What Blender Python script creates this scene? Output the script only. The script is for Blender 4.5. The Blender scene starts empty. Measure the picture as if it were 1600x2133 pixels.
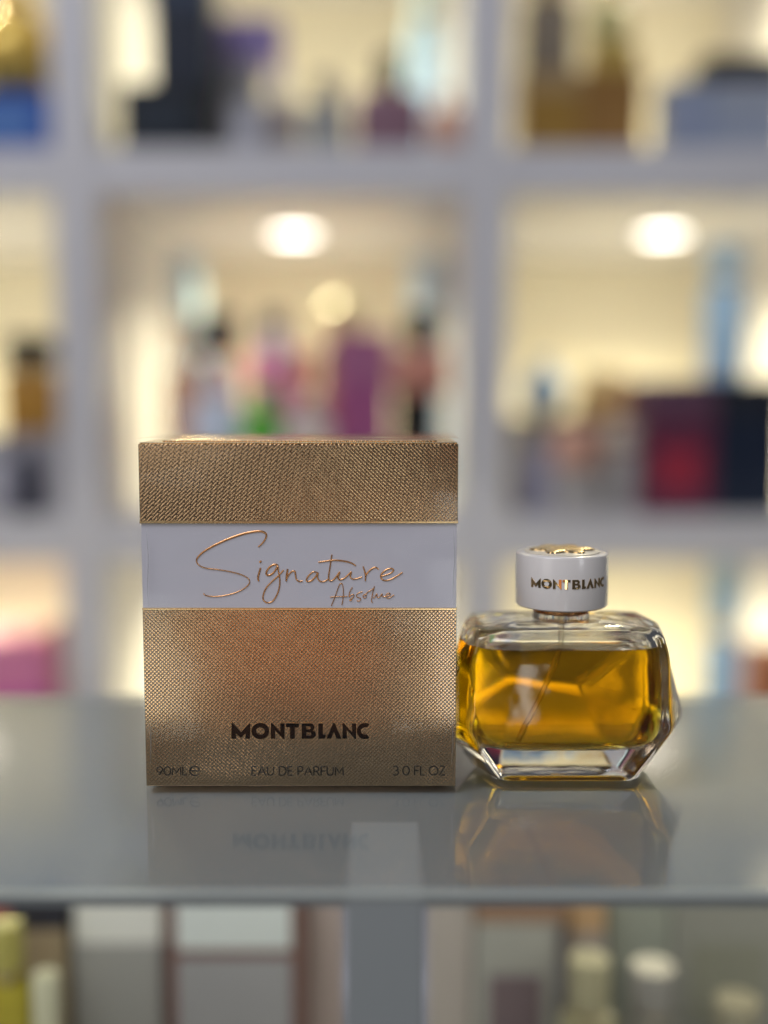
import bpy, bmesh, math, random
from mathutils import Vector, Matrix
R = math.radians
random.seed(7)
sc = bpy.context.scene
C = sc.collection

# ------------------------------------------------------------------ camera
H, FPX, PITCH = 0.1171, 2300.0, R(5.7)
cam_d = bpy.data.cameras.new('camera'); cam = bpy.data.objects.new('camera', cam_d); C.objects.link(cam)
cam.location = (0, 0, H); cam.rotation_euler = (R(90) - PITCH, 0, 0)
cam_d.sensor_fit = 'HORIZONTAL'; cam_d.sensor_width = 36; cam_d.lens = FPX / 1600 * 36
cam_d.clip_start = 0.01; cam_d.clip_end = 60
cam_d.dof.use_dof = True; cam_d.dof.focus_distance = 0.3330; cam_d.dof.aperture_fstop = 2.8
cam_d.dof.aperture_blades = 0
sc.camera = cam

# ------------------------------------------------------------------ world and lamps
w = bpy.data.worlds.new('World'); sc.world = w; w.use_nodes = True
w.node_tree.nodes['Background'].inputs[0].default_value = (0.80, 0.82, 0.90, 1)
w.node_tree.nodes['Background'].inputs[1].default_value = 0.075
def area(name, loc, target, sx, sy, power, col):
    l = bpy.data.lights.new(name, 'AREA'); l.shape = 'RECTANGLE'; l.size = sx; l.size_y = sy; l.energy = power; l.color = col
    o = bpy.data.objects.new(name, l); C.objects.link(o); o.location = loc
    o.rotation_euler = (Vector(target) - Vector(loc)).to_track_quat('-Z', 'Y').to_euler()
    return o
area('ceiling_lamp_cool', (-0.8, -0.35, 1.9), (-0.1, 0.9, 0.05), 1.3, 0.8, 29, (0.88, 0.90, 1.0))
area('counter_fill_light', (0.0, 0.292, -0.0120), (0.0, 0.54, -0.17), 1.6, 0.010, 0.85, (0.98, 0.97, 0.90))  # added fill light hidden under the top board, brightens the goods inside
area('foil_highlight_left', (-0.80, -0.45, 0.66), (-0.03, 0.33, 0.06), 0.55, 0.75, 2.0, (1.0, 0.93, 0.84))  # softbox-like panel added at the upper left for glints on the foil
area('spot_lamp_right', (0.62, -0.30, 0.50), (0.05, 0.33, 0.05), 0.10, 0.30, 0.9, (0.96, 0.97, 1.0))
area('foil_reflection_amber', (-0.10, -0.50, -0.13), (-0.03, 0.33, 0.04), 0.20, 0.13, 0.075, (1.0, 0.42, 0.16))  # added glowing panel, gives the foil front its warm reflection
area('foil_reflection_copper', (-0.05, -0.50, 0.0), (-0.03, 0.33, 0.08), 0.16, 0.03, 0.008, (1.0, 0.45, 0.18))  # added glowing strip, mirrored as a copper patch low on the lid
area('foil_reflection_left', (-0.265, -0.50, -0.235), (-0.05, 0.33, 0.03), 0.10, 0.24, 0.22, (0.92, 0.95, 0.86))  # added pale panel, mirrored as the silvery lower left of the foil
area('foil_reflection_right', (0.080, -0.50, -0.13), (0.0, 0.33, 0.04), 0.06, 0.24, 0.19, (0.95, 0.95, 0.90))  # added pale panel for the silvery reflection along the foil's right side
area('foil_reflection_top_left', (-0.25, -0.50, 0.085), (-0.05, 0.33, 0.09), 0.18, 0.04, 0.035, (0.97, 0.96, 0.92))  # added strip, mirrored as the silver top left of the lid
sc.view_settings.view_transform = 'Standard'; sc.view_settings.look = 'None'
sc.view_settings.exposure = 0.0; sc.view_settings.gamma = 1.0
sc.view_settings.use_curve_mapping = False
sc.render.engine = 'CYCLES'
sc.cycles.max_bounces = 24; sc.cycles.transmission_bounces = 20; sc.cycles.transparent_max_bounces = 24
sc.cycles.glossy_bounces = 10; sc.cycles.diffuse_bounces = 4
sc.cycles.caustics_refractive = True; sc.cycles.caustics_reflective = True
sc.cycles.blur_glossy = 0.3
sc.cycles.sample_clamp_indirect = 6.0
sc.cycles.use_denoising = True; sc.cycles.light_sampling_threshold = 0.0

# ------------------------------------------------------------------ helpers
def at(px, py, Y):
    """the real point at distance Y that a measured point of the photograph shows (sizes are taken from it)"""
    xc = (px - 800) / FPX; zc = (1066.5 - py) / FPX
    fy = math.cos(PITCH) + zc * math.sin(PITCH); fz = -math.sin(PITCH) + zc * math.cos(PITCH)
    t = Y / fy
    return Vector((xc * t, Y, H + fz * t))

def link(name, me, mat=None, parent=None, smooth=False, loc=None):
    if mat is not None:
        for m in (mat if isinstance(mat, (list, tuple)) else [mat]): me.materials.append(m)
    o = bpy.data.objects.new(name, me); C.objects.link(o)
    if parent is not None: o.parent = parent
    if loc is not None: o.location = loc
    if smooth:
        for p in me.polygons: p.use_smooth = True
    return o
def mk(name, bm, mat=None, parent=None, smooth=False, loc=None, sharp=None):
    bmesh.ops.recalc_face_normals(bm, faces=bm.faces)
    if sharp is not None:
        for e in bm.edges:
            if len(e.link_faces) == 2 and e.calc_face_angle(0) > R(sharp): e.smooth = False
        smooth = True
    me = bpy.data.meshes.new(name); bm.to_mesh(me); bm.free()
    return link(name, me, mat, parent, smooth, loc)
def empty(name, loc=(0, 0, 0), label=None, cat=None, group=None, rz=0):
    o = bpy.data.objects.new(name, None); C.objects.link(o); o.location = loc; o.rotation_euler.z = rz
    o.empty_display_size = 0.02
    tag(o, label, cat, group); return o
def tag(o, label=None, cat=None, group=None, kind=None):
    if label: o['label'] = label
    if cat: o['category'] = cat
    if group: o['group'] = group
    if kind: o['kind'] = kind
    return o
def box_bm(x0, x1, y0, y1, z0, z1, bev=0.0, seg=2, bm=None):
    own = bm is None
    if own: bm = bmesh.new()
    r = bmesh.ops.create_cube(bm, size=1)
    for v in r['verts']:
        v.co = Vector(((x0 + x1) / 2 + v.co.x * (x1 - x0), (y0 + y1) / 2 + v.co.y * (y1 - y0), (z0 + z1) / 2 + v.co.z * (z1 - z0)))
    if bev > 0:
        es = list({e for v in r['verts'] for e in v.link_edges})
        bmesh.ops.bevel(bm, geom=es, offset=bev, segments=seg, affect='EDGES', profile=0.5)
    return bm
def loft(rings, cap0=True, cap1=True, bm=None):
    if bm is None: bm = bmesh.new()
    vs = [[bm.verts.new(p) for p in ring] for ring in rings]
    n = len(rings[0])
    for a, b in zip(vs, vs[1:]):
        for i in range(n):
            bm.faces.new((a[i], a[(i + 1) % n], b[(i + 1) % n], b[i]))
    if cap0: bm.faces.new(list(reversed(vs[0])))
    if cap1: bm.faces.new(vs[-1])
    return bm
def sring(hw, hd, z, n=2.0, N=48, cx=0, cy=0):
    out = []
    for i in range(N):
        t = 2 * math.pi * i / N
        c, s = math.cos(t), math.sin(t)
        out.append((cx + hw * math.copysign(abs(c) ** (2 / n), c), cy + hd * math.copysign(abs(s) ** (2 / n), s), z))
    return out
def catmull(pts, k=7):
    out = []
    P = [Vector(p) for p in pts]
    P = [P[0] * 2 - P[1]] + P + [P[-1] * 2 - P[-2]]
    for i in range(1, len(P) - 2):
        p0, p1, p2, p3 = P[i - 1:i + 3]
        for j in range(k):
            t = j / k
            out.append(0.5 * ((2 * p1) + (p2 - p0) * t + (2 * p0 - 5 * p1 + 4 * p2 - p3) * t * t + (3 * p1 - p0 - 3 * p2 + p3) * t ** 3))
    out.append(P[-2]); return out
def stroke(bm, pts, wid, h):
    """a raised rounded line along 2-D points (x, z), standing up towards -y; wid(t) its half width"""
    pts = [p for i, p in enumerate(pts) if i == 0 or (p - pts[i - 1]).length > 1e-7]
    n = len(pts); rings = []
    for i, p in enumerate(pts):
        d = (pts[min(i + 1, n - 1)] - pts[max(i - 1, 0)]).normalized()
        nr = Vector((-d.y, d.x)); ww = wid(i / (n - 1))
        rings.append([(p.x + nr.x * ww * math.cos(a), -h * math.sin(a) * 1.0, p.y + nr.y * ww * math.cos(a)) for a in [math.pi * k / 5 for k in range(6)]])
    vs = [[bm.verts.new(q) for q in r] for r in rings]
    for a, b in zip(vs, vs[1:]):
        for i in range(5): bm.faces.new((a[i], a[i + 1], b[i + 1], b[i]))
        bm.faces.new((a[5], a[0], b[0], b[5]))
    bm.faces.new(vs[0]); bm.faces.new(list(reversed(vs[-1])))
def tube_bm(pts, r, n=10, bm=None):
    rings = []
    P = [Vector(p) for p in pts]
    for i, p in enumerate(P):
        d = (P[min(i + 1, len(P) - 1)] - P[max(i - 1, 0)]).normalized()
        a = d.orthogonal().normalized() if i == 0 else (a - d * a.dot(d)).normalized()
        b = d.cross(a)
        rings.append([p + (a * math.cos(t) + b * math.sin(t)) * r for t in [2 * math.pi * k / n for k in range(n)]])
    return loft(rings, bm=bm)
def outline_mesh(loops, depth):
    """closed 2-D outlines (holes allowed) filled and thickened: a raised letter"""
    cu = bpy.data.curves.new('lettering', 'CURVE'); cu.dimensions = '2D'; cu.fill_mode = 'BOTH'; cu.extrude = depth / 2
    for lp in loops:
        s = cu.splines.new('POLY'); s.points.add(len(lp) - 1); s.use_cyclic_u = True
        for q, p in zip(s.points, lp): q.co = (p[0], p[1], 0, 1)
    o = bpy.data.objects.new('lettering', cu); C.objects.link(o)
    me = bpy.data.meshes.new_from_object(o.evaluated_get(bpy.context.evaluated_depsgraph_get()))
    bpy.data.objects.remove(o); bpy.data.curves.remove(cu)
    return me

# ------------------------------------------------------------------ materials
def pmat(name, col, rough=0.5, metal=0.0, spec=0.5, coat=0.0, bump=None, var=0.0, trans=0.0, ior=1.5, scale=30):
    m = bpy.data.materials.new(name); m.use_nodes = True; nt = m.node_tree; b = nt.nodes['Principled BSDF']
    b.inputs['Base Color'].default_value = (*col, 1); b.inputs['Roughness'].default_value = rough; b.inputs['Metallic'].default_value = metal
    b.inputs['Specular IOR Level'].default_value = spec; b.inputs['Coat Weight'].default_value = coat; b.inputs['Coat Roughness'].default_value = 0.08
    b.inputs['Transmission Weight'].default_value = trans; b.inputs['IOR'].default_value = ior
    if var or bump:
        tc = nt.nodes.new('ShaderNodeTexCoord'); nz = nt.nodes.new('ShaderNodeTexNoise')
        nz.inputs['Scale'].default_value = scale; nz.inputs['Detail'].default_value = 6
        nt.links.new(tc.outputs['Object'], nz.inputs['Vector'])
        if var:
            mx = nt.nodes.new('ShaderNodeMix'); mx.data_type = 'RGBA'
            mx.inputs[6].default_value = (*[c * (1 - var) for c in col], 1); mx.inputs[7].default_value = (*[min(1, c * (1 + var)) for c in col], 1)
            nt.links.new(nz.outputs['Fac'], mx.inputs[0]); nt.links.new(mx.outputs[2], b.inputs['Base Color'])
        if bump:
            bp = nt.nodes.new('ShaderNodeBump'); bp.inputs['Strength'].default_value = bump; bp.inputs['Distance'].default_value = 0.001
            nt.links.new(nz.outputs['Fac'], bp.inputs['Height']); nt.links.new(bp.outputs[0], b.inputs['Normal'])
    return m

class NT:
    def __init__(s, nt): s.nt = nt
    def m(s, op, a, b=None, c=None):
        n = s.nt.nodes.new('ShaderNodeMath'); n.operation = op
        for i, v in enumerate((a, b, c)):
            if v is None: continue
            if isinstance(v, (int, float)): n.inputs[i].default_value = v
            else: s.nt.links.new(v, n.inputs[i])
        return n.outputs[0]

def saffiano(name, col, rough, pitch=0.00084):
    """gold foil embossed with a cross-hatched leather grain of short diagonal dashes"""
    m = bpy.data.materials.new(name); m.use_nodes = True; nt = m.node_tree; b = nt.nodes['Principled BSDF']; k = NT(nt)
    tc = nt.nodes.new('ShaderNodeTexCoord')
    nz = nt.nodes.new('ShaderNodeTexNoise'); nz.inputs['Scale'].default_value = 160; nz.inputs['Detail'].default_value = 2
    nt.links.new(tc.outputs['Object'], nz.inputs['Vector'])
    sub = nt.nodes.new('ShaderNodeVectorMath'); sub.operation = 'SUBTRACT'; nt.links.new(nz.outputs['Color'], sub.inputs[0]); sub.inputs[1].default_value = (.5, .5, .5)
    scl = nt.nodes.new('ShaderNodeVectorMath'); scl.operation = 'SCALE'; nt.links.new(sub.outputs[0], scl.inputs[0]); scl.inputs['Scale'].default_value = 0.0003
    add = nt.nodes.new('ShaderNodeVectorMath'); add.operation = 'ADD'; nt.links.new(tc.outputs['Object'], add.inputs[0]); nt.links.new(scl.outputs[0], add.inputs[1])
    sp = nt.nodes.new('ShaderNodeSeparateXYZ'); nt.links.new(add.outputs[0], sp.inputs[0])
    h = k.m('ADD', sp.outputs[2], sp.outputs[1])                     # z up the front, y across the top
    q = 0.7071 / pitch
    u = k.m('MULTIPLY', k.m('ADD', sp.outputs[0], h), q); v = k.m('MULTIPLY', k.m('SUBTRACT', sp.outputs[0], h), q)
    def dash(a, bb, off, per):
        fa = k.m('FRACT', a); line = k.m('SUBTRACT', 1.0, k.m('MULTIPLY', k.m('ABSOLUTE', k.m('SUBTRACT', fa, 0.5)), 4.6))
        line = k.m('SMOOTH_MAX', line, 0.0, 0.15)
        g = k.m('FRACT', k.m('ADD', k.m('MULTIPLY', bb, per), k.m('ADD', k.m('MULTIPLY', k.m('FLOOR', a), 0.382), off)))
        g = k.m('SUBTRACT', 1.0, k.m('MULTIPLY', k.m('ABSOLUTE', k.m('SUBTRACT', g, 0.5)), 2.0))
        g = k.m('MINIMUM', k.m('MULTIPLY', g, 4.5), 1.0)
        return k.m('MULTIPLY', line, g)
    hh = k.m('MAXIMUM', k.m('MULTIPLY', dash(u, v, 0, 0.5), 0.62), dash(v, u, .25, 0.27))
    wear = nt.nodes.new('ShaderNodeTexNoise'); wear.inputs['Scale'].default_value = 300; wear.inputs['Detail'].default_value = 2; nt.links.new(tc.outputs['Object'], wear.inputs['Vector'])
    hh = k.m('MULTIPLY', hh, k.m('ADD', 0.88, k.m('MULTIPLY', wear.outputs['Fac'], 0.24)))
    sag = nt.nodes.new('ShaderNodeTexNoise'); sag.inputs['Scale'].default_value = 16; sag.inputs['Detail'].default_value = 1; nt.links.new(tc.outputs['Object'], sag.inputs['Vector'])
    hh = k.m('ADD', hh, k.m('MULTIPLY', sag.outputs['Fac'], 1.2))
    fine = nt.nodes.new('ShaderNodeTexNoise'); fine.inputs['Scale'].default_value = 900; nt.links.new(tc.outputs['Object'], fine.inputs['Vector'])
    hh = k.m('ADD', hh, k.m('MULTIPLY', fine.outputs['Fac'], 0.12))
    bp = nt.nodes.new('ShaderNodeBump'); bp.inputs['Strength'].default_value = 1.0; bp.inputs['Distance'].default_value = 0.000062
    nt.links.new(hh, bp.inputs['Height']); nt.links.new(bp.outputs[0], b.inputs['Normal'])
    b.inputs['Base Color'].default_value = (*col, 1); b.inputs['Metallic'].default_value = 1; b.inputs['Roughness'].default_value = rough
    return m

def film(name, tint, ior, rough, bump=None, scale=40, gain=1.0):
    """a thin clear sheet: mirror-like by Fresnel on its outer face, clear otherwise"""
    m = bpy.data.materials.new(name); m.use_nodes = True; nt = m.node_tree; k = NT(nt)
    for n in list(nt.nodes): nt.nodes.remove(n)
    out = nt.nodes.new('ShaderNodeOutputMaterial'); mx = nt.nodes.new('ShaderNodeMixShader'); t = nt.nodes.new('ShaderNodeBsdfTransparent')
    g = nt.nodes.new('ShaderNodeBsdfGlossy'); fr = nt.nodes.new('ShaderNodeFresnel'); geo = nt.nodes.new('ShaderNodeNewGeometry')
    t.inputs[0].default_value = (*tint, 1); g.inputs['Roughness'].default_value = rough; fr.inputs['IOR'].default_value = ior
    if bump:
        tc = nt.nodes.new('ShaderNodeTexCoord'); nz = nt.nodes.new('ShaderNodeTexNoise'); nz.inputs['Scale'].default_value = scale; nz.inputs['Detail'].default_value = 2
        mp = nt.nodes.new('ShaderNodeMapping'); mp.inputs['Scale'].default_value = (0.6, 1, 1.5)
        nt.links.new(tc.outputs['Object'], mp.inputs[0]); nt.links.new(mp.outputs[0], nz.inputs['Vector'])
        bp = nt.nodes.new('ShaderNodeBump'); bp.inputs['Strength'].default_value = 1; bp.inputs['Distance'].default_value = bump
        nt.links.new(nz.outputs['Fac'], bp.inputs['Height']); nt.links.new(bp.outputs[0], g.inputs['Normal'])
    f = k.m('MULTIPLY', fr.outputs[0], k.m('SUBTRACT', gain, k.m('MULTIPLY', geo.outputs['Backfacing'], gain)))
    nt.links.new(f, mx.inputs[0]); nt.links.new(t.outputs[0], mx.inputs[1]); nt.links.new(g.outputs[0], mx.inputs[2]); nt.links.new(mx.outputs[0], out.inputs[0])
    return m

def emit(name, col, s):
    m = bpy.data.materials.new(name); m.use_nodes = True; b = m.node_tree.nodes['Principled BSDF']
    b.inputs['Emission Color'].default_value = (*col, 1); b.inputs['Emission Strength'].default_value = s; b.inputs['Base Color'].default_value = (*col, 1)
    return m

M_white = pmat('white_lacquer', (0.62, 0.615, 0.645), 0.35, var=0.03, scale=8)
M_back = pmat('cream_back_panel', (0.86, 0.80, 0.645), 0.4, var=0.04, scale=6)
M_board = pmat('counter_board', (0.205, 0.232, 0.245), 0.4, var=0.04, scale=10)
M_post = pmat('counter_post', (0.31, 0.34, 0.35), 0.4, var=0.05, scale=14)
M_floor = pmat('floor_tile', (0.28, 0.28, 0.29), 0.3, var=0.1, scale=3)
M_gold = saffiano('embossed_gold_foil', (0.55, 0.385, 0.23), 0.15)
M_goldp = pmat('plain_gold_foil', (0.80, 0.60, 0.33), 0.22, 1.0)
M_copper = pmat('rose_gold_foil', (0.72, 0.38, 0.17), 0.24, 1.0)
M_band = pmat('white_paper_band', (0.66, 0.65, 0.72), 0.45, bump=0.1, var=0.02, scale=120)
M_black = pmat('black_print', (0.004, 0.004, 0.0045), 0.45, spec=0.1)
M_ink = pmat('dark_ink', (0.008, 0.007, 0.006), 0.35)
M_wrap = film('clear_wrap_film', (1, 1, 1), 1.42, 0.09, bump=0.0022, scale=20, gain=0.6)
M_crease = film('wrap_crease_film', (1, 1, 1), 1.5, 0.35, gain=7)
M_sheet = film('counter_glass_sheet', (0.95, 0.97, 0.96), 1.5, 0.085, gain=1.6)
M_cap = pmat('white_lacquered_cap', (0.77, 0.73, 0.70), 0.26, coat=0.2)
M_foil = pmat('polished_gold_foil', (0.72, 0.50, 0.25), 0.1, 1.0)
M_cream = pmat('cream_pearl', (0.75, 0.68, 0.55), 0.25)

# ------------------------------------------------------------------ floor
tag(mk('floor', box_bm(-4, 4, -3, 4, -0.95, -0.90), M_floor), kind='structure')

# ------------------------------------------------------------------ display counter under the glass
ctr = empty('display_counter', (0, 0.40, -0.90), 'glass topped white display counter carrying the gold box and the amber bottle', 'counter')
OFF = Vector((0, -0.40, 0.90))
def cpart(name, bm, mat, sharp=None):
    bmesh.ops.translate(bm, verts=bm.verts, vec=OFF); return mk(name, bm, mat, ctr, sharp=sharp)
gx0, gx1 = -0.9, 0.9
g = cpart('glass_top', box_bm(gx0, gx1, 0.2557, 0.4345, -0.0020, 0.0, 0.0003, 2), M_sheet)
M_clear = bpy.data.materials.new('clear_underside'); M_clear.use_nodes = True
_nt = M_clear.node_tree; _t = _nt.nodes.new('ShaderNodeBsdfTransparent'); _nt.links.new(_t.outputs[0], _nt.nodes['Material Output'].inputs[0])
M_edge = pmat('green_glass_edge', (0.60, 0.65, 0.62), 0.15, coat=0.4)
g.data.materials.append(M_clear); g.data.materials.append(M_edge)
for p in g.data.polygons:
    if p.normal.z < -0.9: p.material_index = 1
    elif abs(p.normal.y) > 0.5 or abs(p.normal.x) > .5: p.material_index = 2
cpart('top_board', box_bm(gx0, gx1, 0.2564, 0.4330, -0.0046, -0.0024, 0.0003), M_board)
for px0, px1 in ((720, 885), (-1560, -1400), (3000, 3160)):
    a, b_ = at(px0, 1800, 0.256).x, at(px1, 1800, 0.256).x
    cpart('partition', box_bm(a, b_, 0.2561, 0.305, -0.42, -0.0022, 0.0006), M_post)
    cpart('partition_panel', box_bm(a + 0.004, b_ - 0.004, 0.305, 0.430, -0.42, -0.0048), M_white)
cpart('back_panel', box_bm(gx0, gx1, 0.66, 0.675, -0.90, -0.080), M_white)
cpart('shelf_panel', box_bm(gx0, gx1, 0.3065, 0.6595, -0.250, -0.2355), M_white)
cpart('base_panel', box_bm(gx0, gx1, 0.33, 0.659, -0.90, -0.43), M_white)
SHELF_Z = -0.2355

# ------------------------------------------------------------------ wall shelving unit
YF, YB = 1.10, 1.60
unit = empty('shelving_unit', (0, 1.27, -0.90), 'tall white open shelving unit with lit square compartments behind the counter', 'shelves')
UO = Vector((0, -1.27, 0.90))
def upart(name, bm, mat, sharp=None):
    bmesh.ops.translate(bm, verts=bm.verts, vec=UO); return mk(name, bm, mat, unit, sharp=sharp)
cols = [-1.103, -0.702, -0.301, 0.100, 0.501, 0.902]
for cx in cols: upart('column', box_bm(cx - 0.0215, cx + 0.0215, YF, YB, -0.90, 0.73, 0.001), M_white)
boards = [-0.405, -0.0431, 0.3180, 0.6790]                           # undersides; 45 mm thick
for z in boards:
    for a, b_ in zip(cols, cols[1:]):
        upart('shelf_board', box_bm(a + 0.0217, b_ - 0.0217, YF + 0.001, YB, z, z + 0.045, 0.0008), M_white)
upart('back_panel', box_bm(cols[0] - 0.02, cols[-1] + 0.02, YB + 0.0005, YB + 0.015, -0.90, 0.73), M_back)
M_lens = emit('lamp_lens', (1.0, 0.95, 0.87), 6)
M_rim = pmat('lamp_rim', (0.7, 0.69, 0.66), 0.3)
for zi in (0, 1, 2):
    zc = boards[zi + 1]
    for j, (a, b_) in enumerate(zip(cols, cols[1:])):
        cx = (a + b_) / 2 + (0.030 if j == 3 else -0.006)
        L = empty('downlight', (cx, 1.335, zc), 'round white downlight glowing in the ceiling of its shelf compartment', 'lamp', 'downlights in the shelf compartments')
        mk('rim', loft([sring(0.0300, 0.0300, -0.0005), sring(0.0300, 0.0300, -0.004), sring(0.0265, 0.0265, -0.004), sring(0.0265, 0.0265, -0.0005)]), M_rim, L, sharp=30)
        mk('lens', loft([sring(0.026, 0.026, -0.0030), sring(0.026, 0.026, -0.0046)]), M_lens, L, sharp=30)
        ld = bpy.data.lights.new('downlight_lamp', 'AREA'); ld.shape = 'DISK'; ld.size = 0.04; ld.energy = 2.1; ld.spread = R(135); ld.color = (1.0, 0.90, 0.57)
        lo = bpy.data.objects.new('downlight_lamp', ld); C.objects.link(lo); lo.parent = L; lo.location = (0, 0, -0.0056)

# ------------------------------------------------------------------ goods: cartons, bottles
_mc = {}
def colm(col, rough=0.4, metal=0.0, trans=0.0):
    key = (col, rough, metal, trans)
    if key not in _mc: _mc[key] = pmat('goods_colour', col, rough, metal, var=0.06 if not trans else 0, scale=40, trans=trans, ior=1.3)
    return _mc[key]
MID, TOP, LOW = boards[1] + 0.0451, boards[2] + 0.0451, boards[0] + 0.0451
def span(x0, x1, ytop, Y, ybot=None, base=None):
    a, b_ = at(x0, ytop, Y), at(x1, ytop, Y)
    zb = base if base is not None else at(x0, ybot, Y).z
    return (a.x + b_.x) / 2, b_.x - a.x, zb, a.z - zb
def carton(x0, x1, ytop, Y, base, col, label, lid=None, depth=None, group=None, panel=None, rough=0.4, metal=0.0):
    cx, wd, zb, h = span(x0, x1, ytop, Y, base=base)
    dp = depth or min(0.07, wd)
    o = empty('perfume_carton', (cx, Y + dp / 2, zb), label, 'box', group)
    lz = h * 0.72 if lid else h
    mk('carton_body', box_bm(-wd / 2, wd / 2, -dp / 2, dp / 2, 0, lz, 0.001), colm(col, rough, metal), o)
    if lid: mk('lid', box_bm(-wd / 2 - 0.0006, wd / 2 + 0.0006, -dp / 2 - 0.0006, dp / 2 + 0.0006, lz + 0.0003, h, 0.001), colm(lid, rough, metal), o)
    if panel: mk('label_panel', box_bm(-wd * 0.33, wd * 0.33, -dp / 2 - 0.0014, -dp / 2 - 0.0003, lz * 0.25, lz * 0.7, 0.0004), colm(panel), o)
    return zb + h
def bottle(x0, x1, ytop, Y, base, col, cap, label, capfrac=0.3, capw=0.45, n=4.0, cat='bottle', round_=False, depth=None, trans=0.0, rough=0.2, metal=0.0, capmetal=0.0):
    cx, wd, zb, h = span(x0, x1, ytop, Y, base=base)
    hw = wd / 2; hd = (depth or wd * 0.6) / 2
    if round_: hd = hw
    o = empty('perfume_bottle', (cx, Y + hd, zb), label, cat)
    hb = h * (1 - capfrac) * 0.93; rc = hw * capw
    if n < 2.5 and round_:
        rings = []
        for i in range(13):
            t = -1.35 + i * (2.65 / 12); r = hw * math.cos(t); z = hb / 2 + hb / 2 * math.sin(t) / math.sin(1.35)
            rings.append(sring(max(r, rc * .6), max(r, rc * .6), max(z, 0), 2, 32))
    else:
        rings = [sring(hw * .94, hd * .9, 0, n), sring(hw, hd, hb * .04, n), sring(hw, hd, hb * .88, n), sring(hw * .95, hd * .94, hb * .95, n), sring(hw * .8, hd * .8, hb, n), ]
    mk('bottle_body', loft(rings), colm(col, rough, metal, trans), o, sharp=50)
    mk('collar', loft([sring(rc * .62, rc * .62, hb), sring(rc * .62, rc * .62, h * (1 - capfrac))]), colm((0.6, 0.5, 0.32), 0.25, 1.0), o, sharp=40)
    z0 = h * (1 - capfrac)
    mk('cap', loft([sring(rc * .97, rc * .97, z0, 2), sring(rc, rc, z0 + h * .02, 2), sring(rc, rc, h * .97, 2), sring(rc * .93, rc * .93, h, 2)]), colm(cap, 0.25, capmetal), o, sharp=40)
    return zb + hb
def ball_top(x0, x1, ytop, Y, base, col, stem, label):
    cx, wd, zb, h = span(x0, x1, ytop, Y, base=base); r = wd / 2
    o = empty('perfume_bottle', (cx, Y + r, zb), label, 'bottle')
    hs = h - 2 * r
    mk('bottle_body', loft([sring(r * 1.1, r * .8, 0, 4), sring(r * 1.1, r * .8, hs * .9, 4), sring(r * .5, r * .5, hs, 2)]), colm(stem, .2), o, sharp=40)
    bm = bmesh.new(); bmesh.ops.create_uvsphere(bm, u_segments=32, v_segments=20, radius=r); bmesh.ops.translate(bm, verts=bm.verts, vec=(0, 0, hs + r * .97))
    mk('ball_stopper', bm, colm(col, 0.25), o, smooth=True)

# upper row, left compartment
t_ = carton(-140, 112, 188, 1.115, TOP, (0.03, 0.09, 0.36), 'royal blue carton under the round golden bottle', panel=(0.10, 0.22, 0.5))
bottle(-110, 92, -60, 1.125, t_, (0.72, 0.50, 0.12), (0.85, 0.66, 0.25), 'large round golden bottle standing on the royal blue carton', capfrac=.12, round_=True, n=2, metal=0.5)
# upper row, middle compartment
t_ = carton(248, 420, 172, 1.115, TOP, (0.012, 0.016, 0.024), 'wide black carton with a narrower dark carton on it', panel=(0.02, 0.03, 0.045))
carton(314, 436, -50, 1.12, t_, (0.018, 0.024, 0.04), 'narrow navy black carton standing on the wide black carton', lid=(0.03, 0.045, 0.08))
t_ = carton(440, 540, 128, 1.20, TOP, (0.34, 0.34, 0.37), 'pale grey carton beneath the lilac carton')
carton(450, 585, 36, 1.20, t_, (0.22, 0.17, 0.36), 'lilac carton lying on top of the pale grey carton', depth=.05)
bottle(545, 625, 150, 1.16, TOP, (0.36, 0.31, 0.29), (0.5, 0.5, 0.52), 'taupe bottle with a silver grey cap between grey goods', capfrac=.25)
bottle(628, 720, 150, 1.15, TOP, (0.30, 0.31, 0.30), (0.16, 0.15, 0.14), 'smoke grey bottle with a dark brown cap beside the mauve bottle', capfrac=.3)
bottle(738, 886, 100, 1.13, TOP, (0.24, 0.14, 0.18), (0.02, 0.02, 0.02), 'mauve bottle with a square black cap', capfrac=.34, capw=.34)
bottle(888, 975, 180, 1.125, TOP, (0.62, 0.36, 0.26), (0.65, 0.45, 0.32), 'round peach bottle beside the mauve bottle', capfrac=.1, round_=True, n=2)
bottle(850, 925, -90, 1.33, TOP, (0.50, 0.72, 0.95), (0.6, 0.8, 0.95), 'pale blue reflection streak built as a tall bottle behind the mauve bottle', capfrac=.2, capw=.7)  # made-up bottle in place of a bluish reflection at the compartment back
bottle(655, 735, 175, 1.22, TOP, (0.42, 0.40, 0.38), (0.5, 0.48, 0.45), 'dusty white bottle behind the smoke grey bottle', capfrac=.2, capw=.7)
carton(480, 548, 215, 1.12, TOP, (0.36, 0.36, 0.40), 'low silver grey carton in front of the lilac carton stack', panel=(.5, .5, .55), depth=.04)
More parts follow.
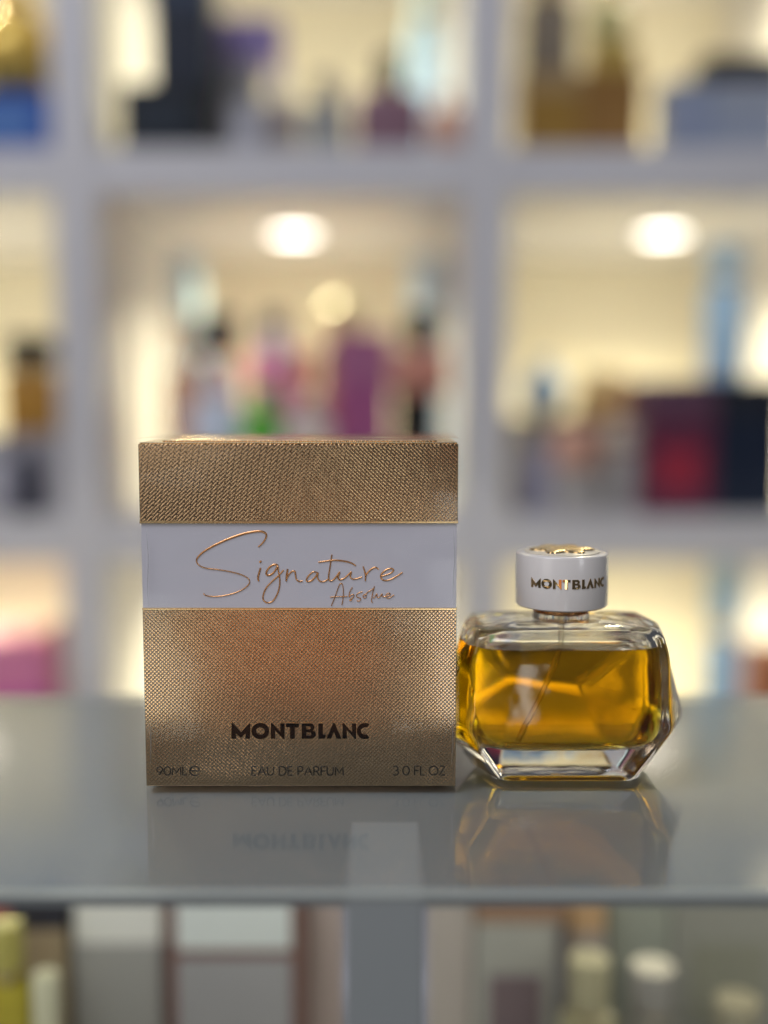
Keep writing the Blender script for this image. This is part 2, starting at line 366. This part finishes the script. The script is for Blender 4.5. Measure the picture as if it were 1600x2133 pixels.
# upper row, right compartment
t_ = carton(1085, 1212, 148, 1.12, TOP, (0.36, 0.21, 0.05), 'ochre gold carton, left one of the pair', lid=(0.42, 0.29, 0.14), rough=.3, metal=.3)
bottle(1095, 1205, -60, 1.14, t_, (0.26, 0.22, 0.17), (0.34, 0.24, 0.12), 'grey brown bottle standing on the ochre gold carton', capfrac=.2, capw=.6)
t_ = carton(1214, 1342, 148, 1.12, TOP, (0.30, 0.16, 0.05), 'copper brown carton, right one of the pair', rough=.3, metal=.3)
t_ = carton(1235, 1330, 92, 1.13, t_, (0.46, 0.32, 0.08), 'small gold carton lying on the copper brown carton', depth=.05)
bottle(1228, 1330, -70, 1.13, t_, (0.60, 0.55, 0.26), (0.7, 0.55, 0.2), 'round pale gold bottle on the small gold carton', capfrac=.25, round_=True, n=2)
t_ = carton(1385, 1490, 170, 1.13, TOP, (0.26, 0.31, 0.42), 'steel blue carton next to its paler twin', panel=(0.3, 0.34, 0.46))
carton(1495, 1640, 170, 1.12, TOP, (0.32, 0.36, 0.45), 'pale steel blue carton under the flat black carton', lid=(0.36, 0.39, 0.46))
t_ = at(0, 170, 1.12).z
carton(1470, 1640, 112, 1.13, t_, (0.02, 0.02, 0.022), 'flat black carton lying on the pale steel blue carton', depth=.05)
# middle row, left compartment
t_ = carton(-60, 122, 905, 1.13, MID, (0.32, 0.31, 0.34), 'pale grey carton under the amber bottle', panel=(0.5, 0.5, 0.58))
bottle(-10, 112, 700, 1.14, t_, (0.46, 0.24, 0.05), (0.015, 0.013, 0.012), 'amber bottle with a wide black cap on the pale grey carton', capfrac=.30, capw=.9)
carton(22, 66, 950, 1.108, MID, (0.02, 0.022, 0.045), 'slim navy carton in front of the pale grey carton', depth=.02)
# middle row, middle compartment
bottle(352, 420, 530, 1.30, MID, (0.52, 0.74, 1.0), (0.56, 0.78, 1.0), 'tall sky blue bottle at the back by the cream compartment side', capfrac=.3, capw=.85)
bottle(335, 425, 660, 1.22, MID, (0.58, 0.36, 0.26), (0.58, 0.4, 0.3), 'peach bottle beside the lit cream compartment side', capfrac=.22)
bottle(405, 495, 655, 1.23, MID, (0.42, 0.38, 0.40), (0.010, 0.013, 0.04), 'grey bottle with a midnight blue cap', capfrac=.20, capw=.92)
bottle(392, 500, 765, 1.14, MID, (0.62, 0.68, 0.82), (0.66, 0.72, 0.84), 'ice blue bottle in front of the peach bottle', capfrac=.15)
bottle(497, 585, 808, 1.115, MID, (0.06, 0.46, 0.04), (0.08, 0.50, 0.05), 'bright green bottle behind the gold box', capfrac=.15, capw=.7)
bottle(512, 622, 650, 1.19, MID, (0.90, 0.16, 0.34), (0.015, 0.02, 0.06), 'hot pink bottle with a dark blue cap', capfrac=.12, capw=.5)
bottle(546, 600, 690, 1.16, MID, (0.85, 0.42, 0.62), (0.80, 0.68, 0.92), 'slim pale pink bottle with a lavender cap in front of the hot pink bottle', capfrac=.2, capw=.8)
bottle(600, 680, 730, 1.20, MID, (0.58, 0.42, 0.32), (0.60, 0.48, 0.36), 'tan bottle left of the magenta carton', capfrac=.2)
bottle(588, 690, 826, 1.12, MID, (0.74, 0.68, 0.64), (0.76, 0.72, 0.68), 'low beige bottle in front of the tan bottle', capfrac=.15)
ball_top(664, 750, 618, 1.27, MID, (0.42, 0.41, 0.26), (0.2, 0.16, 0.10), 'dark bottle with a pale yellow ball stopper')
carton(690, 812, 690, 1.16, MID, (0.33, 0.09, 0.22), 'tall magenta carton behind the gold box', lid=(0.36, 0.13, 0.25))
t_ = carton(822, 912, 822, 1.15, MID, (0.015, 0.014, 0.014), 'black carton under the salmon bottle')
bottle(815, 940, 640, 1.15, t_, (0.58, 0.26, 0.20), (0.006, 0.006, 0.008), 'salmon bottle with a black cap on the black carton', capfrac=.42, capw=.54)
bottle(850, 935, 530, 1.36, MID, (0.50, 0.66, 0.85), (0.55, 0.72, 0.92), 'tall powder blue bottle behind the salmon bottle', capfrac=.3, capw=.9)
# middle row, right compartment
t_ = carton(1068, 1345, 868, 1.22, MID, (0.16, 0.12, 0.11), 'wide dark brown carton behind the peach and grey goods', depth=.08)
bottle(1092, 1190, 745, 1.225, t_, (0.28, 0.44, 0.72), (0.34, 0.50, 0.75), 'round light blue bottle standing on the dark brown carton', capfrac=.1, round_=True, n=2)
bottle(1205, 1330, 770, 1.225, t_, (0.62, 0.42, 0.18), (0.7, 0.55, 0.3), 'wide honey gold jar on the dark brown carton', capfrac=.3, capw=.8, cat='jar')
bottle(1075, 1165, 880, 1.16, MID, (0.36, 0.36, 0.48), (0.42, 0.44, 0.46), 'lavender grey bottle at the left of the compartment', capfrac=.2)
bottle(1155, 1262, 892, 1.13, MID, (0.40, 0.38, 0.37), (0.62, 0.36, 0.28), 'grey bottle with a broad peach cap', capfrac=.45, capw=.92)
bottle(1262, 1350, 880, 1.15, MID, (0.40, 0.39, 0.38), (0.55, 0.52, 0.46), 'ash grey bottle with a beige cap beside the maroon carton', capfrac=.25, capw=.8)
t_ = carton(1345, 1492, 790, 1.12, MID, (0.13, 0.03, 0.065), 'maroon carton with a dark plum lid', lid=(0.12, 0.06, 0.10), panel=(0.34, 0.03, 0.06), depth=.09)
t_ = carton(1496, 1640, 790, 1.12, MID, (0.014, 0.022, 0.045), 'dark navy carton next to the maroon carton', lid=(0.02, 0.024, 0.036), depth=.09)
bottle(1478, 1562, 505, 1.15, t_, (0.50, 0.76, 1.0), (0.54, 0.79, 1.0), 'sky blue reflection streak built as a tall bottle on the dark navy carton', capfrac=.25, capw=.85)  # bright blue bottle added to stand for a mirrored window streak
# lower row
carton(-90, 105, 1334, 1.18, LOW, (0.55, 0.10, 0.42), 'tall magenta pink carton in the lower left compartment', lid=(0.72, 0.25, 0.45))
carton(106, 150, 1300, 1.20, LOW, (0.75, 0.42, 0.30), 'slim peach carton beside the magenta pink carton', depth=.03)
bottle(1478, 1560, 1178, 1.14, LOW, (0.50, 0.76, 1.0), (0.54, 0.79, 1.0), 'sky blue reflection streak built as a very tall bottle in the lower right compartment', capfrac=.2, capw=.85)  # added bottle, its pale blue colour stands in for a reflected streak of light
carton(1572, 1660, 1355, 1.15, LOW, (0.38, 0.14, 0.08), 'rust red carton beside the tall sky blue reflection streak')

# goods in the counter under the glass
S = SHELF_Z + 0.0002
def under(*a, **k): return carton(*a, **k)
o = empty('perfume_carton', (0, 0, 0), 'pale carton framed in red brown under the counter glass', 'box')
cx, wd, zb, h = span(345, 632, 1845, 0.515, base=S); o.location = (cx, 0.540, zb)
mk('carton_body', box_bm(-wd / 2, wd / 2, -0.025, 0.025, 0, h, 0.001), colm((0.22, 0.12, 0.095), .4), o)
zs = at(0, 1992, 0.515).z - zb
mk('upper_label', box_bm(-wd / 2 + .005, wd / 2 - .006, -0.0262, -0.0252, zs + .004, h - .001, .0003), colm((0.75, 0.81, 0.75), .4), o)
mk('lower_label', box_bm(-wd / 2 + .005, wd / 2 - .006, -0.0262, -0.0252, .004, zs - .001, .0003), colm((0.39, 0.39, 0.38), .4), o)
t_ = under(150, 335, 1968, 0.525, S, (0.39, 0.39, 0.35), 'dull grey carton below the cream lidded carton in the counter', depth=.045)
under(150, 335, 1850, 0.525, t_, (0.84, 0.85, 0.75), 'cream white carton stacked on the dull grey carton in the counter', depth=.04)
t_ = under(20, 135, 1938, 0.520, S, (0.38, 0.30, 0.18), 'olive brown carton below the black carton in the counter', depth=.03)
under(20, 135, 1845, 0.520, t_, (0.04, 0.04, 0.05), 'small black carton stacked in the left of the counter', depth=.03)
under(-110, 16, 1850, 0.535, S, (0.42, 0.15, 0.11), 'rust brown carton at the far left of the counter')
bottle(-50, 52, 1935, 0.487, S, (0.55, 0.47, 0.06), (0.55, 0.50, 0.14), 'bright yellow bottle in the counter', capfrac=.2, capw=.7)
bottle(52, 124, 2040, 0.480, S, (0.85, 0.85, 0.54), (0.85, 0.85, 0.60), 'small cream yellow bottle beside the bright yellow bottle', capfrac=.3, capw=.8)
under(636, 716, 1850, 0.535, S, (0.54, 0.45, 0.39), 'beige brown carton beside the counter partition', depth=.05)
under(890, 985, 1850, 0.535, S, (0.51, 0.46, 0.39), 'taupe carton right of the counter partition', depth=.05)
t_ = under(990, 1160, 1925, 0.535, S, (0.45, 0.45, 0.38), 'olive grey carton beneath the brown carton in the counter', panel=(.22, .17, .17), depth=.05)
under(990, 1180, 1850, 0.535, t_, (0.38, 0.24, 0.15), 'brown carton lying on the olive grey carton', depth=.05)
t_ = under(1185, 1262, 1945, 0.545, S, (0.45, 0.39, 0.33), 'mouse grey carton beneath the tan carton', depth=.04)
under(1185, 1262, 1850, 0.545, t_, (0.66, 0.43, 0.22), 'tan orange carton on the mouse grey carton', depth=.04)
bottle(1170, 1300, 2015, 0.485, S, (0.48, 0.45, 0.27), (0.50, 0.47, 0.29), 'squat pale yellow bottle in the counter', capfrac=.25, capw=.7)
under(1266, 1400, 1850, 0.555, S, (0.36, 0.38, 0.30), 'dark sage carton behind the squat yellow bottle', depth=.05)
bottle(1310, 1430, 2030, 0.500, S, (0.34, 0.335, 0.29), (0.36, 0.35, 0.31), 'stone grey bottle beside the squat yellow bottle', capfrac=.25, capw=.8)
under(1404, 1640, 1850, 0.555, S, (0.33, 0.33, 0.27), 'wide dark olive carton in the right of the counter', panel=(.3, .3, .22), depth=.05)
bottle(1480, 1620, 2105, 0.490, S, (0.42, 0.40, 0.27), (0.42, 0.39, 0.27), 'low khaki bottle in front of the wide dark olive carton', capfrac=.25, capw=.7)

# ------------------------------------------------------------------ the gold carton
YX = 0.3275
BW, BH, BD = 0.0950, 0.1047, 0.058
bx = (at(622, 924, YX).x + at(626, 1638, YX).x) / 2
box = empty('perfume_box', (bx, YX + BD / 2, 0.0), 'embossed gold carton with a white name band, sealed in clear wrap', 'box')
fy = -BD / 2
def bl(px, py):                                                     # photo point -> (x, z) on the box front
    p = at(px, py, YX); return Vector((p.x - bx, p.z))
zl = bl(620, 1088).y; zb0 = bl(620, 1269).y; hw = BW / 2
mk('carton_body', box_bm(-hw + .0002, hw - .0002, fy + .0003, -fy - .0003, 0.0001, zb0 - .0003, .0002), M_gold, box)
mk('lid', box_bm(-hw, hw, fy, -fy, zl + .0003, BH, .0002), M_gold, box)
mk('name_band', box_bm(-hw + .0003, hw - .0003, fy + .0004, -fy - .0004, zb0 + .0003, zl - .0003, .0001), M_band, box)
mk('gold_piping', box_bm(-hw - .0001, hw + .0001, fy - .0001, -fy + .0001, zl - .0004, zl + .0005, .0002), M_goldp, box)
mk('gold_piping', box_bm(-hw + .0001, hw - .0001, fy + .00015, -fy - .00015, zb0 - .0004, zb0 + .0004, .0002), M_goldp, box)
mk('lid_rim', box_bm(-hw + .0003, hw - .0003, fy + .0004, -fy - .0004, BH, BH + .0004, .00015), M_goldp, box)
# top medallion relief seen edge on
mk('lid_panel', box_bm(-hw + .006, hw - .006, fy + .006, -fy - .006, BH + .0004, BH + .0008, .0002), M_gold, box)

# handwriting
K4 = 3.3333
def z4(p): return bl(380 + p[0] / K4, 1090 + p[1] / K4)
SIG = [
 ([(525,165),(552,142),(576,108),(581,78),(558,60),(512,58),(430,73),(330,106),(230,150),(150,196),(107,236),(97,263),(112,290),(160,312),(240,322),(320,335),(400,355),(450,380),(466,406),(450,436),(400,470),(330,495),(250,509),(190,508),(157,500),(145,488)], 'S'),
 ([(542,310),(532,345),(524,380),(529,403)], 'b'), ([(534,273),(541,268),(547,262)], 'b'),
 ([(664,293),(640,288),(607,304),(584,335),(584,358),(606,362),(636,340),(660,303),(665,330),(675,385),(673,440),(655,500),(624,544),(592,553),(563,537),(560,502),(580,452),(620,407),(665,366),(702,326)], 'g'),
 ([(730,318),(724,358),(720,404)], 'b'), ([(721,392),(738,358),(762,335),(780,336),(785,360),(791,390),(810,405),(834,402)], 'm'),
 ([(938,344),(908,339),(878,363),(862,390),(868,406),(895,400),(925,371),(941,346),(938,378),(955,404),(984,406),(1012,390)], 'm'),
 ([(1038,218),(1031,262),(1022,320),(1015,370),(1021,399),(1042,398),(1066,375),(1092,340),(1081,374),(1091,393),(1120,386),(1150,360),(1173,340),(1165,370),(1181,388),(1212,386),(1248,374)], 'm'),
 ([(944,272),(990,265),(1060,258),(1130,265),(1175,278),(1204,296)], 'm'),
 ([(1254,300),(1266,335),(1272,372),(1270,402)], 'm'), ([(1269,376),(1285,346),(1315,318),(1342,308),(1362,320)], 'm'),
 ([(1375,370),(1410,362),(1450,346),(1466,326),(1450,315),(1415,325),(1385,350),(1378,376),(1396,396),(1432,396),(1478,375),(1529,342)], 'm')]
ABS = [[(100,572),(160,430),(215,282),(262,150),(300,104),(334,130),(350,230),(350,370),(337,480),(320,556)], [(74,392),(250,383),(436,378)],
 [(541,184),(492,270),(474,330),(470,392)], [(470,392),(505,358),(550,336),(574,350),(560,390),(512,428),(484,454),(500,470),(522,450),(532,420)],
 [(752,284),(690,296),(640,330),(622,368),(650,395),(700,410),(716,440),(690,471),(652,476),(634,458)],
 [(800,335),(764,366),(776,406),(812,404),(830,366),(815,335),(782,350)], [(815,335),(872,280),(930,248),(982,204)],
 [(1002,163),(970,280),(946,400),(940,478),(961,506)], [(974,416),(1010,380),(1052,324),(1055,380),(1072,406),(1112,384),(1160,324),(1160,374),(1190,387),(1232,376)],
 [(1232,376),(1292,364),(1330,326),(1300,309),(1256,330),(1236,370),(1252,402),(1292,416),(1342,390),(1412,345)]]
def wS(t): return 0.00018 + 0.00016 * max(0, math.sin(math.pi * min(1, t * 2.1))) if t < .48 else 0.00017
bm = bmesh.new()
for pts, kind in SIG:
    P = [Vector(z4(p)) for p in pts]
    f = {'S': wS, 'b': lambda t: 0.00031 - 0.0001 * abs(t - .5), 'g': lambda t: 0.0002 + (0.00009 if t < .4 else 0.00003), 'm': lambda t: 0.00026 - 0.00006 * abs(2 * t - 1)}[kind]
    stroke(bm, catmull(P, 7), f, 0.00018)
o = mk('script_lettering', bm, M_copper, box, sharp=60, loc=(0, fy + .00037, 0))
bm = bmesh.new()
for pts in ABS: stroke(bm, catmull([Vector(bl(680 + p[0] / 10, 1205 + p[1] / 10)) for p in pts], 6), lambda t: 0.00014, 0.00018)
mk('small_script_lettering', bm, M_copper, box, sharp=60, loc=(0, fy + .00037, 0))

# bold capitals as outlines (units: enlarged photo pixels)
def arc(cx, cy, rx, ry, a0, a1, n=20): return [(cx + rx * math.cos(R(a0 + (a1 - a0) * i / n)), cy - ry * math.sin(R(a0 + (a1 - a0) * i / n))) for i in range(n + 1)]
def capN(x): return [(x,638),(x,562),(x+6,562),(x+45,605),(x+45,564),(x+66,564),(x+66,640),(x+60,640),(x+21,597),(x+21,638)]
WORD = [
 [[(484,638),(484,563),(489,563),(530,606),(569,563),(574,563),(574,638),(551,638),(551,613),(530,635),(507,613),(507,638)]],
 [arc(622,601,43,39,0,351,39), arc(622,601,20,18,0,351,39)],
 [capN(672)],
 [[(745,564),(806,564),(806,583),(787,583),(787,638),(764,638),(764,583),(745,583)]],
 [[(820,564),(858,564)] + arc(860,583,20,19,80,-60,10) + arc(862,617,26,21,55,-90,12) + [(820,638)], [(842,579),(856,579)] + arc(855,586,7,7,80,-80,8) + [(842,593)], [(842,607),(858,607)] + arc(857,615,8,8,80,-80,8) + [(842,623)]],
 [[(899,564),(921,564),(921,619),(935,619),(929,638),(899,638)]],
 [[(937,638),(971,560),(976,560),(1010,638),(986,638),(973,606),(960,638)]],
 [capN(1014)],
 [arc(1122,601,40,39,58,302,30) + arc(1122,601,19,18,-62+360,62,20)]]
def logo(fn, depth):
    bm = bmesh.new()
    for loops in WORD:
        me = outline_mesh([[fn(p) for p in lp] for lp in loops], depth)
        bm.from_mesh(me); bpy.data.meshes.remove(me)
    return bm
bm = logo(lambda p: tuple(bl(270 + p[0] / 2.2857, 1260 + p[1] / 2.2857)), 0.0006)
for v in bm.verts: v.co = Vector((v.co.x, fy + .00028 - v.co.z, v.co.y))
mk('brand_lettering', bm, M_black, box)
bm = logo(lambda p: tuple(bl(270 + (813 + (p[0] - 813) * 1.005) / 2.2857, 1260 + (601 + (p[1] - 601) * 1.05) / 2.2857)), 0.0003)
for v in bm.verts: v.co = Vector((v.co.x, fy + .00028 - v.co.z, v.co.y))
mk('lettering_edge', bm, M_goldp, box)

# thin capitals: polylines on a unit-high grid
def A(cx, cy, rx, ry, a0, a1, n=14): return [(cx + rx * math.cos(R(a0 + (a1 - a0) * i / n)), cy + ry * math.sin(R(a0 + (a1 - a0) * i / n))) for i in range(n + 1)]
G = {
 '9': (.62, [A(.31, .68, .29, .32, 0, 360, 22), [(.60, .66), (.48, .33), (.28, 0)]]),
 '0': (.72, [A(.36, .5, .34, .5, 0, 360, 26)]), 'O': (.98, [A(.49, .5, .48, .5, 0, 360, 28)]),
 'M': (.95, [[(.04, 0), (.1, 1), (.475, .25), (.85, 1), (.91, 0)]]), 'L': (.5, [[(.04, 1), (.04, 0), (.48, 0)]]),
 'E': (.55, [[(.5, 1), (.04, 1), (.04, 0), (.5, 0)], [(.04, .5), (.46, .5)]]), 'A': (.86, [[(.02, 0), (.43, 1), (.84, 0)], [(.17, .36), (.69, .36)]]),
 'U': (.76, [[(.05, 1), (.05, .36)] + A(.38, .36, .33, .36, 180, 360, 14) + [(.71, 1)]]), 'D': (.82, [[(.05, 0), (.05, 1), (.3, 1)] + A(.3, .5, .48, .5, 90, -90, 16) + [(.05, 0)]]),
 'P': (.62, [[(.05, 0), (.05, 1), (.32, 1)] + A(.32, .73, .26, .27, 90, -90, 12) + [(.05, .46)]]),
 'R': (.66, [[(.05, 0), (.05, 1), (.32, 1)] + A(.32, .73, .26, .27, 90, -90, 12) + [(.05, .46)], [(.32, .46), (.62, 0)]]),
 'F': (.52, [[(.5, 1), (.04, 1), (.04, 0)], [(.04, .5), (.45, .5)]]), '3': (.6, [A(.27, .75, .25, .25, 150, -90, 14) + A(.27, .25, .29, .27, 88, -150, 16)]),
 '.': (.2, [[(.08, 0), (.08, .05)]]), 'Z': (.7, [[(.05, 1), (.64, 1), (.03, 0), (.66, 0)]]), ' ': (.28, []),
}
def thin(bm, text, x0, x1, yb, yt, wd):
    adv = []; x = 0
    for ch in text: adv.append(x); x += G[ch][0] + .12
    tot = x - .12; sx = (x1 - x0) / tot
    for ch, a in zip(text, adv):
        for pl in G[ch][1]:
            pts = [bl(x0 + (a + p[0]) * sx, yb + (yt - yb) * p[1]) for p in pl]
            P = []
            for p, q in zip(pts, pts[1:]): P += [p, p.lerp(q, .5)]
            P.append(pts[-1]); stroke(bm, P, lambda t: wd, 0.00012)
bm = bmesh.new()
thin(bm, '90ML', 326, 390, 1615, 1598, .0002)
mk('volume_lettering', bm, M_ink, box, loc=(0, fy + .00028, 0))
bm = bmesh.new()
e0 = bl(406, 1606.5); rr = .00145
stroke(bm, [Vector((e0.x + rr * 1.05 * math.cos(R(a)), e0.y + rr * math.sin(R(a)))) for a in range(35, 331, 12)], lambda t: .00026 - .00012 * abs(2 * t - 1), .00012)
stroke(bm, [Vector((e0.x - rr * .95, e0.y)), Vector((e0.x, e0.y)), Vector((e0.x + rr * .9, e0.y)), Vector((e0.x + rr * .86, e0.y + rr * .56))], lambda t: .00016, .00012)
mk('estimated_sign', bm, M_ink, box, loc=(0, fy + .00028, 0))
bm = bmesh.new(); thin(bm, 'EAU DE PARFUM', 524, 716, 1615.5, 1597.5, .0002)
mk('type_lettering', bm, M_ink, box, loc=(0, fy + .00028, 0))
bm = bmesh.new(); thin(bm, '3.0 FL.OZ.', 819, 935, 1615, 1596.5, .0002)
mk('ounce_lettering', bm, M_ink, box, loc=(0, fy + .00028, 0))

# clear wrap: a taut shell with softly pinched edges, faintly uneven
bm = box_bm(-hw - .0007, hw + .0006, fy - .0008, -fy + .0008, 0.0001, BH + .0016)
bmesh.ops.subdivide_edges(bm, edges=bm.edges, cuts=24, use_grid_fill=True)
from mathutils import noise
bm.normal_update()
for v in bm.verts:
    nn = noise.noise(v.co * 55) * .00022 + noise.noise(v.co * 140 + Vector((5, 2, 1))) * .00006
    v.co += v.normal * max(-.0003, nn)
mk('clear_wrap', bm, M_wrap, box, smooth=False, sharp=50)
# folded wrap seams standing just proud near both vertical edges
for px0, px1 in ((308, 316), (946, 941)):
    for ya, yb_ in ((1100, 1262), (1500, 1590)):
        P = [bl(px0 + (px1 - px0) * (y - 1100) / 540 + 1.2 * math.sin(y * .05), y) for y in [ya + (yb_ - ya) * i / 14 for i in range(15)]]
        bm = bmesh.new(); stroke(bm, P, lambda t: .00018 * math.sin(math.pi * min(max(t, .03), .97)), .0002)
        mk('wrap_crease', bm, M_crease, box, smooth=True, loc=(0, fy - .00085, 0))

# ------------------------------------------------------------------ the amber bottle
YC = 0.3455
bcx = at(1170, 1205, YC).x
bot = empty('glass_perfume_bottle', (bcx, YC, 0.0002), 'faceted clear glass bottle of amber perfume with a white cap beside the gold box', 'bottle')
def glass_mat():
    m = bpy.data.materials.new('clear_thick_glass'); m.use_nodes = True; b = m.node_tree.nodes['Principled BSDF']
    b.inputs['Base Color'].default_value = (0.985, 0.995, 0.99, 1); b.inputs['Roughness'].default_value = 0.0
    b.inputs['IOR'].default_value = 1.5; b.inputs['Transmission Weight'].default_value = 1
    nt = m.node_tree; tc = nt.nodes.new('ShaderNodeTexCoord'); nz = nt.nodes.new('ShaderNodeTexNoise'); nz.inputs['Scale'].default_value = 110; nz.inputs['Detail'].default_value = 1
    nt.links.new(tc.outputs['Object'], nz.inputs['Vector']); bp = nt.nodes.new('ShaderNodeBump'); bp.inputs['Strength'].default_value = 1; bp.inputs['Distance'].default_value = 0.00016
    nt.links.new(nz.outputs['Fac'], bp.inputs['Height']); nt.links.new(bp.outputs[0], b.inputs['Normal'])
    return m
def hexring(a, b, c, z): return [(a, -c, z), (b, 0, z), (a, c, z), (-a, c, z), (-b, 0, z), (-a, -c, z)]
prof = [(.0200, .0276, .0166, 0), (.0308, .0402, .0197, .0172), (.0302, .0330, .0190, .0400), (.0282, .0312, .0172, .0474), (.0150, .0165, .0110, .0490)]
bm = loft([hexring(*p) for p in prof])
bmesh.ops.recalc_face_normals(bm, faces=bm.faces)
bk = [f for f in bm.faces if f.normal.y > .9 and f.calc_center_median().z < .045]
edge = [e for e in {e for f in bk for e in f.edges} if sum(f in bk for f in e.link_faces) == 1]
inner = [e for e in {e for f in bk for e in f.edges} if e not in edge]
bmesh.ops.delete(bm, geom=bk, context='FACES_ONLY')
for e in inner:
    if e.is_valid and not e.link_faces: bm.edges.remove(e)
bt = min(bm.faces, key=lambda f: f.calc_center_median().z)
bmesh.ops.inset_region(bm, faces=[bt], thickness=.0042)
for v in bt.verts: v.co.z += .0026
# the back is cut into facets that meet in a short ridge
r0, r1 = bm.verts.new((-.013, .0295, .0245)), bm.verts.new((.008, .0290, .0215))
for e in edge:
    a_, b_ = e.verts
    if a_.co.x * b_.co.x < 0:
        if a_.co.x > 0: a_, b_ = b_, a_
        bm.faces.new((a_, b_, r1, r0))
    else: bm.faces.new((a_, b_, r0 if a_.co.x < 0 else r1))
bmesh.ops.recalc_face_normals(bm, faces=bm.faces)
me = bpy.data.meshes.new('bottle_glass'); bm.to_mesh(me); bm.free()
tmp = bpy.data.objects.new('bottle_glass', me); C.objects.link(tmp)
mod = tmp.modifiers.new('soft_edges', 'BEVEL'); mod.width = .0024; mod.segments = 5; mod.limit_method = 'ANGLE'; mod.angle_limit = R(6); mod.use_clamp_overlap = True; mod.harden_normals = False
me2 = bpy.data.meshes.new_from_object(tmp.evaluated_get(bpy.context.evaluated_depsgraph_get()))
bpy.data.objects.remove(tmp)
# chamber: rounded lozenge hollow; the filled part is liquid, the rest air
LEVEL = 0.0415
ch = [(.0145, .0070, .0101), (.0215, .0108, .0104), (.0256, .0131, .0112), (.0282, .0145, .0128), (.0297, .0153, .0150), (.0303, .0156, .0181), (.0305, .0157, .0260), (.0300, .0156, .0340), (.0290, .0153, LEVEL)]
def chring(hw_, hd_, z): return sring(hw_, hd_, z, 4.2, 72)
airp = [(.0290, .0153, LEVEL), (.0284, .0150, .0430), (.0272, .0142, .0445), (.0235, .0120, .0455), (.0120, .0080, .0462)]
bm = bmesh.new(); bm.from_mesh(me2)
air = loft([chring(*p) for p in airp], cap0=False)
bmesh.ops.recalc_face_normals(air, faces=air.faces)
ma = bpy.data.meshes.new('air'); air.to_mesh(ma); air.free()
tmpb = bmesh.new(); tmpb.from_mesh(ma)
tmpb.normal_update()
up = [f for f in tmpb.faces if f.calc_center_median().z > .0461]
flip_needed = up and up[0].normal.z > 0
if flip_needed: bmesh.ops.reverse_faces(tmpb, faces=tmpb.faces)
tmpb.to_mesh(ma); tmpb.free()
bm.from_mesh(ma)
for e in bm.edges:
    if len(e.link_faces) == 2 and e.calc_face_angle(0) > R(38): e.smooth = False
meg = bpy.data.meshes.new('bottle_glass'); bm.to_mesh(meg); bm.free()
link('bottle_glass', meg, glass_mat(), bot, smooth=True)
# liquid
m = bpy.data.materials.new('amber_perfume'); m.use_nodes = True; nt = m.node_tree; k = NT(nt)
for n_ in list(nt.nodes): nt.nodes.remove(n_)
out = nt.nodes.new('ShaderNodeOutputMaterial'); gl = nt.nodes.new('ShaderNodeBsdfRefraction'); geo = nt.nodes.new('ShaderNodeNewGeometry')
gl = nt.nodes.new('ShaderNodeBsdfGlass'); gl.inputs['Roughness'].default_value = 0
tc = nt.nodes.new('ShaderNodeTexCoord'); sp = nt.nodes.new('ShaderNodeSeparateXYZ'); nt.links.new(tc.outputs['Object'], sp.inputs[0])
top_ = k.m('GREATER_THAN', sp.outputs[2], LEVEL - .00005)
nt.links.new(k.m('ADD', 0.907, k.m('MULTIPLY', top_, 1.36 - 0.907)), gl.inputs['IOR'])
va = nt.nodes.new('ShaderNodeVolumeAbsorption'); va.inputs['Color'].default_value = (0.945, 0.86, 0.02, 1); va.inputs['Density'].default_value = 270
nt.links.new(gl.outputs[0], out.inputs['Surface']); nt.links.new(va.outputs[0], out.inputs['Volume'])
mk('perfume_liquid', loft([chring(*p) for p in ch]), m, bot, sharp=50)
# dip tube
M_tube = pmat('clear_dip_tube', (1.0, 0.97, 0.85), 0.12, trans=0.9, ior=0.8)
tp = [Vector((.000, 0.0, .0535)), Vector((.0000, 0, .044)), Vector((-.0012, -.0005, .038)), Vector((-.0075, -.002, .024)), Vector((-.0140, -.003, .0116))]
mk('dip_tube', tube_bm([Vector(p) for p in catmull(tp, 5)], .00085), M_tube, bot, smooth=True)
# neck, collar, cap
mk('neck', loft([sring(.0090, .0090, .0484), sring(.0088, .0088, .0512)], ), glass_mat(), bot, sharp=40)
mk('collar', loft([sring(.0086, .0086, .0508), sring(.0088, .0088, .0512), sring(.0088, .0088, .0555), sring(.008, .008, .056)]), M_copper, bot, sharp=40)
CR, CZ0, CZ1 = .0144, .0531, .0699
N = 96
cap = mk('cap', loft([sring(CR * .97, CR * .97, CZ0, N=N), sring(CR, CR, CZ0 + .0004, N=N), sring(CR, CR, CZ1 - .0005, N=N), sring(CR - .0002, CR - .0002, CZ1 - .0002, N=N), sring(CR - .0006, CR - .0006, CZ1, N=N)]), M_cap, bot, sharp=35)
mk('cap_plate', loft([sring(.0118, .0118, CZ1 - .0002, N=64), sring(.0118, .0118, CZ1 + .0003, N=64), sring(.0112, .0112, CZ1 + .0005, N=64)]), M_cream, cap, sharp=35)
def star(z, r, amp): return [((r * (1 + amp * math.cos(6 * t))) * math.cos(t), (r * (1 + amp * math.cos(6 * t))) * math.sin(t), z) for t in [2 * math.pi * i / 72 for i in range(72)]]
mk('cap_emblem', loft([star(CZ1 + .0004, .0085, .22), star(CZ1 + .0010, .0083, .22), star(CZ1 + .0013, .0072, .22)]), M_goldp, cap, sharp=35)
# the word on the cap, wrapped round it
span_a = R(103); cen = R(2.5)
def cw(p): return (((p[0] - 813) / 659) * span_a, -(p[1] - 601) / 659 * span_a * CR)
bm = logo(cw, .00016)
bmesh.ops.subdivide_edges(bm, edges=[e for e in bm.edges if e.calc_length() > .05], cuts=2)
zmid = .0617
for v in bm.verts:
    a = cen + v.co.x; r = CR + .00002 + v.co.z
    v.co = Vector((r * math.sin(a), -r * math.cos(a), zmid + v.co.y))
mk('cap_lettering', bm, M_foil, cap)
